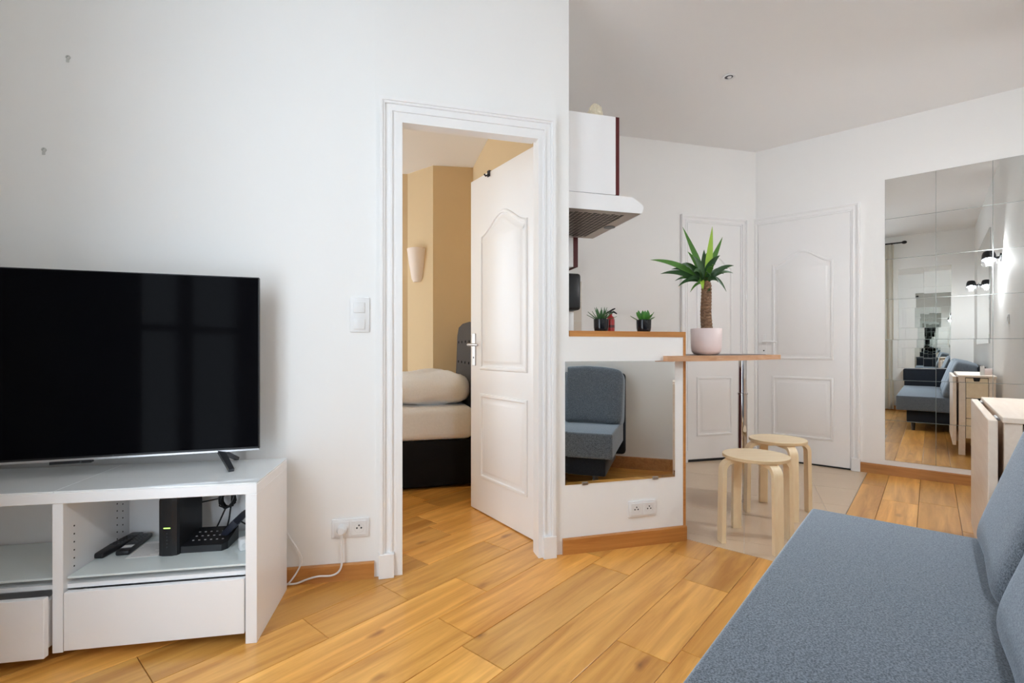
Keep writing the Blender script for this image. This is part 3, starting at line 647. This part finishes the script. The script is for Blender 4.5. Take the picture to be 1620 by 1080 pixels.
for i in range(3):
    for j in range(4):
        e0=Vector((kpt(KL).x,BA+BB*kpt(KL).x)); db=Vector((math.cos(aB),math.sin(aB))); nb=far_y(aB)
        xr=line_pt(919.5,BA,BB); pe=Vector((xr.x,xr.y)); p1=pe-db*(.2*i); p0=p1-db*.197
        if (p0-e0).dot(db)<-.15: continue
        z0=.905+j*.165
        MB().prism([p0-nb*.007,p1-nb*.007,p1,p0],z0,z0+.162).build('tile',BATH,wall_back)
# coral ornament
pc_=kpt(.10,.19); t=thing('coral_ornament','knobbly cream coral ornament on top of the wall cabinet','ornament',(pc_.x,pc_.y,2.206),kt)
bm=bmesh.new(); bmesh.ops.create_icosphere(bm,subdivisions=4,radius=1)
from mathutils import noise
for q in bm.verts:
    n=q.co.normalized(); d=1+.32*abs(noise.noise(n*3.1+Vector((3,1,7))))+.14*abs(noise.noise(n*8.3))
    wv=.036*(1.0 if n.z<0 else 1-.25*n.z); q.co=Vector((n.x*wv*d,n.y*wv*d,.05+n.z*.05*(.9+.2*d) ))
    if q.co.z<.012: q.co.x*=1.15; q.co.y*=1.15; q.co.z=max(q.co.z,.0)
me=bpy.data.meshes.new('coral'); bm.to_mesh(me); bm.free(); me.materials.append(CREAM); o=bpy.data.objects.new('coral',me); COL.objects.link(o); o.parent=t
for k in range(9):
    a=k*2.4; zz=.02+.008*k; 
    MB().superq(.013,.013,.014,1,1,12,8,Matrix.Translation((.032*math.cos(a)*(1-.04*k),.032*math.sin(a)*(1-.04*k),zz))).build('knob',CREAM,t,smooth=True)
# recessed spot
q=floor_pt(1153,121); Y=F*(CEIL-H)/(HY-121); t=thing('recessed_spotlight','small round recessed ceiling spotlight, unlit','spotlight',((1153-CX)/F*Y,Y,CEIL),0)
MB().lathe([(.026,-.001),(.043,-.001),(.045,-.004),(.042,-.008),(.028,-.006),(.026,.0)],32,cap=False).build('rim',PLASTIC,t,smooth=True)
MB().lathe([(.026,-.0035),(.0,-.003)],24,cap=False).build('reflector',GREYM,t); MB().superq(.014,.014,.006,1,1,16,8,Matrix.Translation((.004,0,-.005))).build('bulb',PLASTIC,t,smooth=True)

# ---------------------------------------------------------------- plants on the ledge
def leaf_strip(m,base,tip,ctrl,wd,n=9,fold=.25,peak=.35,side=None):
    base,tip,ctrl=Vector(base),Vector(tip),Vector(ctrl); vs=[]
    for i in range(n+1):
        s=i/n; p=base*(1-s)**2+ctrl*2*s*(1-s)+tip*s*s; d=((ctrl-base)*(1-s)+(tip-ctrl)*s).normalized()
        sd=d.cross(Vector((0,-1,.25)) if side is None else side)
        if sd.length<.2: sd=d.cross(Vector((1,0,0)))
        sd.normalize(); up=sd.cross(d).normalized()
        wv=wd*((.45+.55*min(1,s/peak)) if s<peak else (1-((s-peak)/(1-peak))**1.6))+.0006
        vs+=[p-sd*wv+up*wv*fold,p,p+sd*wv+up*wv*fold,p-up*.0016]
    fs=[]
    for i in range(n):
        a=4*i; b=a+4; fs+=[(a,a+1,b+1,b),(a+1,a+2,b+2,b+1),(a+2,a+3,b+3,b+2),(a+3,a,b,b+3)]
    fs+=[(0,3,2,1),(4*n,4*n+1,4*n+2,4*n+3)]
    return m.add(vs,fs)
def ledge_pt(px,back): p=line_pt(px,LA,LB); q=Vector((p.x,p.y))+nl*back; t=(px-CX)/F; return Vector((q.x+(back*nl.y*t-back*nl.x),q.y))
def small_pot(px,label,kind):
    p=ledge_pt(px,.075); t=thing('potted_succulent',label,'potted plant',(p.x,p.y,1.09),0,'succulents in black pots on the ledge')
    MB().lathe([(.026,0),(.034,.004),(.0375,.02),(.0385,.062),(.0365,.064),(.0355,.055),(.0,.054)],32,cap=False).build('pot',BLACKC,t,smooth=True)
    rnd=random.Random(kind)
    if kind==1:
        for k in range(20):
            a=k*2.399; el=.35+1.1*(k/19)**.8; L_=.085-.018*(k/19)+rnd.uniform(-.01,.008); 
            d=Vector((math.cos(a)*math.cos(el),math.sin(a)*math.cos(el),math.sin(el))); b=Vector((0,0,.052))+Vector((math.cos(a),math.sin(a),0))*.008
            leaf_strip(MB(),b,b+d*L_,b+d*L_*.5+Vector((math.cos(a),math.sin(a),0))*.006,.0062,7,.35,.2,side=Vector((0,0,1)) if el<1.2 else None).build('leaf',ALOE,t,smooth=True)
    else:
        for k in range(12):
            a=k*2.399+.4; el=.45+1.0*(k/11); L_=.072-.006*(k/11)
            d=Vector((math.cos(a)*math.cos(el),math.sin(a)*math.cos(el),math.sin(el))); b=Vector((0,0,.05))+Vector((math.cos(a),math.sin(a),0))*.008
            leaf_strip(MB(),b,b+d*L_,b+d*L_*.5+Vector((math.cos(a),math.sin(a),0))*.01,.0125,7,.3,.5,side=Vector((0,0,1)) if el<1.2 else None).build('leaf',SUCC,t,smooth=True)
small_pot(951,'small spiky aloe in a shiny black pot, left on the ledge',1)
small_pot(1018.5,'small broad-leaved succulent in a shiny black pot, right on the ledge',2)
p=ledge_pt(966,.13); t=thing('fire_extinguisher','small red fire extinguisher half hidden behind the aloe','fire extinguisher',(p.x,p.y,1.09),.3)
MB().lathe([(.017,0),(.021,.003),(.021,.062),(.017,.078),(.008,.086),(.008,.094)],24).build('cylinder',EXT,t,smooth=True)
MB().lathe([(.0213,.022),(.0213,.036)],24,cap=False).build('label_band',mat('dark_label_band',(.09,.006,.008),.4),t)
m=MB(); m.box(-.008,.008,-.006,.006,.092,.104,bev=.002); m.tube([(-.03,0,.096),(-.005,0,.108),(.012,0,.118),(.026,0,.124)],[.004,.005,.0045,.003],8); m.tube([(.0,0,.102),(.02,0,.106),(.036,0,.097)],[.005,.005,.0035],8); m.build('valve_lever',DARK,t,smooth=True)

# ---------------------------------------------------------------- bar table
ol=[(.785,2.455),(.90,2.462),(1.06,2.525),(1.22,2.625),(1.40,2.765),(1.55,2.89),(1.635,2.965),(1.668,3.02),(1.675,3.09),(1.655,3.2),(1.60,3.33),(1.48,3.41),(1.30,3.38),(1.12,3.22),(.99,3.0),(.925,2.75),(.917,2.64),(.914,2.566),(.908,2.546),(.79,2.512),(.772,2.485)]
bt=thing('bar_table','wall-mounted wooden bar table with black top and chrome leg','bar table',(1.52,3.21,0),0)
ZT=.966; loc=[(x-1.52,y-3.21) for x,y in ol]
m=MB(); m.prism(loc,ZT-.028,ZT-.001); m.build('table_top',wood('table_edge_wood',(.50,.25,.12),(.68,.42,.26),.4,(3,3,30),2,0),bt)
cx_=sum(p[0] for p in loc)/len(loc); cy_=sum(p[1] for p in loc)/len(loc)
core=[(-.55,-.47),(-.36,-.49),(-.24,-.42),(-.06,-.27),(.07,-.16),(.10,-.1),(.07,.08),(-.05,.15),(-.22,.12),(-.36,.0),(-.48,-.2)]
MB().prism(core,ZT-.001,ZT+.0005).build('black_inlay',DARK,bt)
MB().lathe([(.0,0),(.036,0),(.036,.006),(.0295,.008),(.0295,.70),(.033,.702),(.033,.712),(.026,.714),(.026,ZT-.028),(.0,ZT-.028)],32,cap=False).build('leg',CHROME,bt,smooth=True)
MB().box(-.09,.09,-.09,.09,ZT-.034,ZT-.028,bev=.002,seg=1).build('mounting_plate',GREYM,bt)
# yucca
yp=Vector((1.113,2.79)); t=thing('potted_yucca','tall yucca with ringed trunk in a pale pink pot on the bar table','potted plant',(yp.x,yp.y,ZT),0)
MB().lathe([(.0,0),(.052,0),(.068,.006),(.079,.022),(.083,.05),(.085,.148),(.083,.151),(.079,.148),(.078,.135),(.0,.135)],48,cap=False).build('pot',PINK,t,smooth=True)
MB().lathe([(.078,.136),(.03,.143),(.0,.142)],32,cap=False).build('soil',SOIL,t,smooth=True)
m=MB(); prof=[]
for k in range(46):
    z=.13+k*.0062; prof.append((.030+.0022*math.sin(k*2.1)+.0015*(k%3)-.00012*k,z))
prof+=[(.022,.42),(.010,.43)]
m.lathe(prof,20); 
m.v=[(x+.004+.003*math.sin(z*20)-.006*(z-.13)/.28+.0022*math.sin(math.atan2(y,x)*5+z*330),y+.0022*math.cos(math.atan2(y,x)*4-z*290),z) for x,y,z in m.v]; m.build('trunk',BARK,t)
def yl(px,py,dy,wd,mt_,lift=.0,bx=1113,by=448,peak=.35):
    Y=yp.y+dy; tip=Vector(((px-CX)/F*Y-yp.x,dy,H+(HY-py)/F*Y-ZT)); b=Vector(((bx-CX)/F*yp.y-yp.x,dy*.06,H+(HY-by)/F*yp.y-ZT))
    c=(b+tip)/2+Vector((0,0,lift)); leaf_strip(MB(),b,tip,c,wd,12,.22,peak).build('leaf',mt_,t,smooth=True)
for a in ((1080,359,.02,.017,LEAFM,.0,1116,440),(1127,358,-.03,.020,LEAFL,.0,1117,450),(1143,375,.05,.016,LEAFM,-.01,1116,435),(1029,411,-.03,.018,LEAFM,.05,1108,440),(1045,433,.05,.017,LEAFD,.05,1108,444),
          (1073,453,-.05,.013,LEAFD,.05,1107,446),(1161,420,-.02,.016,LEAFD,.05,1118,446),(1149,461,.03,.013,LEAFD,.09,1118,446),(1139,404,-.08,.019,LEAFD,.04,1112,440),(1096,405,-.10,.021,LEAFD,.03,1114,440),
          (1160,432,.06,.012,LEAFD,.06,1118,446),(1145,433,-.06,.014,LEAFD,.05,1118,448),(1077,418,-.09,.019,LEAFD,.06,1110,444),(1077,440,.04,.015,LEAFM,.05,1108,446),(1114,395,.10,.017,LEAFD,.02,1113,440),
          (1092,462,-.02,.007,LEAFM,.03,1108,448),(1124,436,-.14,.018,LEAFD,.06,1114,446),(1098,430,-.16,.018,LEAFD,.06,1111,446),(1118,400,.16,.016,LEAFD,.05,1114,444),(1122,455,-.05,.012,LEAFD,.0,1119,466),(1112,458,-.045,.013,LEAFL,.0,1109,436),(1104,450,-.03,.014,LEAFM,.01,1111,430),(1062,426,.09,.015,LEAFD,.05,1109,442),(1088,398,.06,.015,LEAFM,.03,1112,438),(1152,425,.10,.014,LEAFD,.05,1117,444),(1136,446,-.09,.012,LEAFD,.05,1117,448),(1132,418,-.12,.016,LEAFM,.05,1115,444),(1086,446,-.10,.013,LEAFD,.05,1109,446),(1105,412,-.05,.016,LEAFD,.03,1112,442),(1128,424,-.03,.014,LEAFD,.04,1116,446),(1068,444,.07,.011,LEAFD,.05,1108,446)): yl(*a)

# ---------------------------------------------------------------- stools
def make_stool(label,loc,rz):
    t=thing('round_stool',label,'stool',(loc[0],loc[1],0),rz,'bentwood stools by the bar table')
    MB().lathe([(.0,.432),(.158,.432),(.160,.434),(.160,.448),(.158,.45),(.0,.45)],56,cap=False).build('seat',BIRCH,t,smooth=True)
    MB().lathe([(.1604,.4345),(.1604,.4475)],56,cap=False).build('seat_edge',BIRCHE,t,smooth=True)
    path=[(.03,.421),(.13,.421)]+[(.13+.05*math.sin(a*math.pi/16),.371+.05*math.cos(a*math.pi/16)) for a in range(1,9)]+[(.183,.2),(.186,0)]
    m=MB(); vs=[]; w2,t2=.024,.011
    for i,(r_,z) in enumerate(path):
        a=Vector(path[max(i-1,0)]); b=Vector(path[min(i+1,len(path)-1)]); d=(b-a).normalized(); n=Vector((-d.y,d.x))
        if i==len(path)-1: n=Vector((1,0))
        for sg,ss in ((1,-1),(1,1),(-1,1),(-1,-1)): vs.append((r_+n.x*t2*sg,ss*w2,z+n.y*t2*sg))
    k=len(path); m.add(vs,[(i*4+j,i*4+(j+1)%4,(i+1)*4+(j+1)%4,(i+1)*4+j) for i in range(k-1) for j in range(4)]+[(3,2,1,0),tuple(range((k-1)*4,k*4))])
    for q in range(4):
        if q==0: l0=m.build('leg',BIRCH,t,smooth=True); o=l0
        else: o=l0.copy(); COL.objects.link(o); o.parent=t
        o.rotation_euler=(0,0,q*math.pi/2)
    return t
make_stool('nearer round birch stool, standing in front of the chrome leg',(1.274,2.545),math.radians(5))
make_stool('farther round birch stool, half behind the other stool',(1.637,3.0),math.radians(-2))

# ---------------------------------------------------------------- sofa (local x = u, y = v)
sf=thing('sofa','blue-grey fabric sofa with loose back cushions along the right wall','sofa',(0,0,0),TH)
XE=2.07; XA=UB+.02; YF=.332
MB().box(XA+.17,XE,-.40,YF,.245,.42,bev=.013,seg=4).build('seat',SOFA,sf,smooth=True)
MB().box(XA+.17,XE-.06,-.40,YF-.10,.10,.245,bev=.012,seg=2).build('base',SOFAD,sf,smooth=True)
MB().box(XA+.17,XE+.015,-.485,-.405,.13,.80,bev=.03,seg=3).build('back_frame',SOFAD,sf,smooth=True)
MB().box(XA,XA+.165,-.485,YF-.005,.10,.69,bev=.02,seg=3).build('armrest',SOFAD,sf,smooth=True)
for x in (XA+.3,XE-.14):
    for y in (-.36,YF-.16): MB().lathe([(.017,0),(.022,.1)],16,c=(x,y,0)).build('leg',GREYM,sf)
cw=.60
for k in range(3):
    xc=XE+.02-cw/2-k*cw
    M_=Matrix.Translation((xc,-.278,.615))@Matrix.Rotation(math.radians(14),4,'X')
    def wp(p,k=k):
        return Vector((p.x,p.y*(1.0+.28*(-p.z/.22)*.5),p.z+.012*math.cos(p.x*9+k)))
    MB().superq(cw/2-.002,.122,.228,.24,.27,60,36,M_,warp=wp).build('back_cushion',SOFA,sf,smooth=True)

# ---------------------------------------------------------------- folded drop-leaf table
dt_=thing('drop_leaf_table','pale birch drop-leaf table, folded, with drawers, beyond the sofa','folding table',(0,0,0),TH)
X0,X1,Y0,Y1,ZZ=2.50,3.50,-.46,-.198,.752
MB().box(X0,X1,Y0,Y1,ZZ-.02,ZZ,bev=.002,seg=1).build('table_top',PALEB,dt_)
MB().box(X0,X1,-.186,-.160,.09,ZZ-.012,bev=.0025,seg=1).build('drop_leaf',PALEB,dt_)
m=MB()
for x in (X0+.14,X1-.14): m=MB(); m.box(x-.05,x+.05,-.200,-.184,ZZ-.0215,ZZ-.0185); m.tube([(x-.05,-.192,ZZ-.0165),(x+.05,-.192,ZZ-.0165)],.0055,10); m.build('hinge',SILVER,dt_)
for x in (X0+.012,X1-.058):
    for y in (Y0+.004,Y1-.052): MB().box(x,x+.046,y,y+.048,0,ZZ-.02,bev=.002,seg=1).build('leg',PALEB,dt_)
MB().box(X0+.058,X1-.058,Y1-.03,Y1-.012,.16,ZZ-.02).build('side_panel',PALEB,dt_); MB().box(X0+.058,X1-.058,Y0+.01,Y0+.03,.16,ZZ-.02).build('side_panel',PALEB,dt_)
for xf,sg in ((X0+.016,1),(X1-.016,-1)):
    for k in range(3):
        z1=ZZ-.028-k*.19; z0=z1-.184; xa,xb=(xf,xf+.018) if sg>0 else (xf-.018,xf)
        yc=(Y0+Y1)/2; m=MB(); ya,yb=Y0+.056,Y1-.056; nw=.025
        pr=[(ya,z0),(yb,z0),(yb,z1),(yc+nw,z1),(yc+nw-.006,z1-.03),(yc-nw+.006,z1-.03),(yc-nw,z1),(ya,z1)]
        m.add([(xa,y,z) for y,z in pr]+[(xb,y,z) for y,z in pr],[tuple(range(8)),tuple(reversed(range(8,16)))]+[(i,(i+1)%8,8+(i+1)%8,8+i) for i in range(8)])
        m.build('drawer',PALED,dt_)
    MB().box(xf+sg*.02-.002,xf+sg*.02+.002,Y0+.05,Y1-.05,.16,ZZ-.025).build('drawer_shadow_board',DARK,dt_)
# small things on that table, seen in the mirror
for (u,v,r_,h_,mt_,nm,lb,ct_) in ((3.33,-.375,.016,.085,LBL,'pillar_candle','slim white candle on the folded table, left of the pink jar','candle'),(3.39,-.37,.014,.075,LBL,'pillar_candle','shorter white candle next to the pink jar on the table','candle'),(3.27,-.41,.040,.06,PINK,'glass_jar','squat pink jar on the folded table, seen in the mirror','jar')):
    p=uv(u,v); t=thing(nm,lb,ct_,(p.x,p.y,ZZ),0)
    MB().lathe([(0,0),(r_*.9,0),(r_,.006),(r_,h_-.004),(r_*.92,h_),(r_*.8,h_-.006),(0,h_-.008)],24,cap=False).build('body',mt_,t,smooth=True)
    MB().tube([(0,0,h_-.01),(0,.001,h_+.008)],.0015,6).build('wick',DARK,t)
# wall lamps, switch, curtain: seen through the mirror
for u,lb in ((3.34,'black and white wall spotlight nearest the mirror tiles'),(.72,'black and white wall spotlight above the sofa')):
    p=uv(u,VR); t=thing('wall_lamp',lb,'wall lamp',(p.x,p.y,1.86),aR,'wall spotlights over the sofa wall')
    m=MB(); m.lathe([(0,0),(.04,0),(.04,.012),(.012,.016),(.009,.055)],24,cap=False); m.v=[(x,-z,y) for x,y,z in m.v]; m.build('mount',DARK,t,smooth=True)
    R_=Matrix.Translation((0,-.085,.0))@Matrix.Rotation(math.radians(18),4,'Y')
    m=MB(); m.lathe([(.018,.057),(.040,.056),(.048,.03),(.052,-.02),(.05,-.02),(.046,.02),(.036,.048),(.018,.052),(.018,.057)],28,cap=False); m.v=[tuple(R_@Vector(q)) for q in m.v]; m.build('shade',DARK,t,smooth=True)  # top left open to send the fill light up
    m=MB(); m.lathe([(.0525,-.0195),(.055,-.062),(.052,-.062),(.05,-.0195)],28,cap=False); m.v=[tuple(R_@Vector(q)) for q in m.v]; m.build('shade_ring',GLASSP,t,smooth=True)  # white ring made clear so the fill light spreads sideways
    m=MB(); m.superq(.017,.017,.02,1,1,20,12,R_@Matrix.Translation((0,0,.006)))
    m.build('bulb',mat('bulb_glass_added_glow',(.8,.8,.8),.4,emit=((.94,.97,1.0),6)),t,smooth=True)  # glow is added; the real bulb is off
    lt=bpy.data.lights.new('lamp_fill_light','POINT'); lt.energy=12.5 if u>2 else 11.5; lt.color=(.94,.97,1.0); lt.shadow_soft_size=.025  # fill light added in an unlit lamp to brighten kitchen and room
    lo=bpy.data.objects.new('lamp_fill_light',lt); COL.objects.link(lo); lo.parent=t; lo.location=tuple(R_@Vector((0,0,-.042)))
p=uv(3.93,VR); t=thing('light_switch','small white switch plate on the sofa wall near the mirror tiles','light switch',(p.x,p.y,1.25),aR)
MB().box(-.04,.04,-.01,0,-.04,.04,bev=.004).build('cover_plate',PLASTIC,t,smooth=True); MB().box(-.022,.022,-.014,-.009,-.022,.022,bev=.002).build('rocker',PLASTIC,t,smooth=True)
p=uv(UB+.09,1.15); t=thing('curtain_rod','dark curtain rod with round finials over the window','curtain rod',(p.x,p.y,2.70),aW)
MB().tube([(-.80,0,0),(.80,0,0)],.011,14).build('rod',DARK,t,smooth=True)
for x in (-.82,.82): MB().superq(.035,.026,.026,1,1,20,12,Matrix.Translation((x,0,0))).build('finial',DARK,t,smooth=True)
for x in (-.66,.66): MB().tube([(x,0,0),(x,.09,0)],.008,10).build('bracket',DARK,t)
for c0,c1,lb in ((.46,.76,'pale sheer curtain gathered on the mirror-tile side of the window'),(1.62,1.88,'pale sheer curtain gathered on the television side of the window')):
    p=uv(UB+.09,(c0+c1)/2); t=thing('curtain',lb,'curtain',(p.x,p.y,.02),aW,'window curtains')
    n=60; hwid=(c1-c0)/2; vs=[]; 
    for z in (0,.8,1.7,2.66):
        for side in (-.0015,.0015):
            for i in range(n+1): s=i/n; vs.append((-hwid+2*hwid*s,.03*math.sin(s*math.pi*9)*(1-.3*z/2.7)+side,z))
    m=MB(); N1=n+1
    for k in range(3):
        for i in range(n):
            for sd in (0,1):
                b0=(k*2+sd)*N1+i; b1=((k+1)*2+sd)*N1+i; m.f.append((b0,b0+1,b1+1,b1)); m.m.append(0)
    m.v=vs; m.build('curtain_cloth',CURT,t,smooth=True)

# ---------------------------------------------------------------- bedroom
# bed: long side parallel to the door wall, head towards the kitchen wall
hb=Vector((-.175,3.575)); bd=thing('bed','black box-spring bed with white bedding and grey headboard in the bedroom','bed',(hb.x,hb.y,0),aL)
BW=.92
MB().box(-2.05,-.10,0,BW,.02,.345,bev=.012,seg=2).build('box_base',BLACKF,bd,smooth=True)
MB().box(-2.05,-.11,-.005,BW,.345,.585,bev=.05,seg=4).build('mattress',LINEN,bd,smooth=True)
m=MB(); hbp=[(0.0,.05),(BW,.05),(BW+.01,.7),(BW-.03,1.12),(BW-.10,1.19),(BW-.3,1.215),(.3,1.215),(.10,1.19),(.03,1.12),(0,.7)]
def hx_(z): return -.0+.02*max(0,z-.5)
m.add([(-.10+hx_(z),y,z) for y,z in hbp]+[(-.01+hx_(z),y,z) for y,z in hbp],[tuple(range(10)),tuple(reversed(range(10,20)))]+[(i,(i+1)%10,10+(i+1)%10,10+i) for i in range(10)])
hbo=m.build('headboard',VELVET,bd)
for r_ in range(3):
    for c_ in range(5): MB().superq(.004,.011,.011,1,1,12,8,Matrix.Translation((-.1+hx_(.72+.17*r_),.12+.17*c_,.72+.17*r_))).build('button',BLACKF,hbo,smooth=True)
def pil(name,label,x,y,z,sx,sy,sz,rz,seed):
    c_=hb+dL*x+nl*y; t=thing(name,label,'pillow' if 'pillow' in name else 'duvet',(c_.x,c_.y,z),aL+rz)
    def wp(p):
        return p+Vector((.02*noise.noise(p*5+Vector((seed,0,0))),.02*noise.noise(p*5+Vector((0,seed,2))),.035*noise.noise(p*6+Vector((2,4,seed)))+.012*noise.noise(p*17+Vector((seed,seed,0)))))
    MB().superq(sx,sy,sz,.75,.45,64,28,Matrix.Translation((0,0,sz*.86)),warp=wp).build('cover',LINEN,t,smooth=True); return t
pil('pillow','puffy white pillow against the grey headboard',-.40,.42,.58,.31,.40,.135,0,3.1)
pil('duvet','white duvet heaped on the bed beyond the doorway',-1.20,.44,.58,.62,.46,.10,0,8.7)
q0,q1=BP[1],BP[2]; fx=(q1-q0).normalized(); sang=math.atan2(fx.y,fx.x)
tt=(661-CX)/F; den=fx.y-tt*0; 
# point of the chimney-breast side face seen at column 661
k_=(tt*q0.y-q0.x)/(fx.x-tt*fx.y); sp=q0+fx*k_; zt_=H+(HY-394)/F*sp.y; zb_=H+(HY-446)/F*sp.y
t=thing('wall_sconce','half-cone plaster wall sconce on the yellow bedroom wall','wall lamp',(sp.x,sp.y,zb_),sang)
m=MB(); n=18; vs=[]; hh=zt_-zb_; pr=[(.045,0),(.062,.03),(.085,hh*.5),(.108,hh),(.100,hh),(.078,hh*.5),(.05,.04)]
for r_,z in pr: vs+=[(r_*math.cos(math.pi*(1+j/n)),r_*.9*math.sin(math.pi*(1+j/n)),z) for j in range(n+1)]
k=len(pr); m.add(vs,[(i*(n+1)+j,i*(n+1)+j+1,(i+1)*(n+1)+j+1,(i+1)*(n+1)+j) for i in range(k-1) for j in range(n)]+[tuple(range(n+1))]); m.build('shade',SHADE,t,smooth=True)
MB().box(-.03,.03,-.02,0,.05,.12).build('back_plate',SILVER,t); MB().superq(.025,.025,.04,1,1,16,10,Matrix.Translation((0,-.045,.16))).build('bulb',PLASTIC,t,smooth=True)
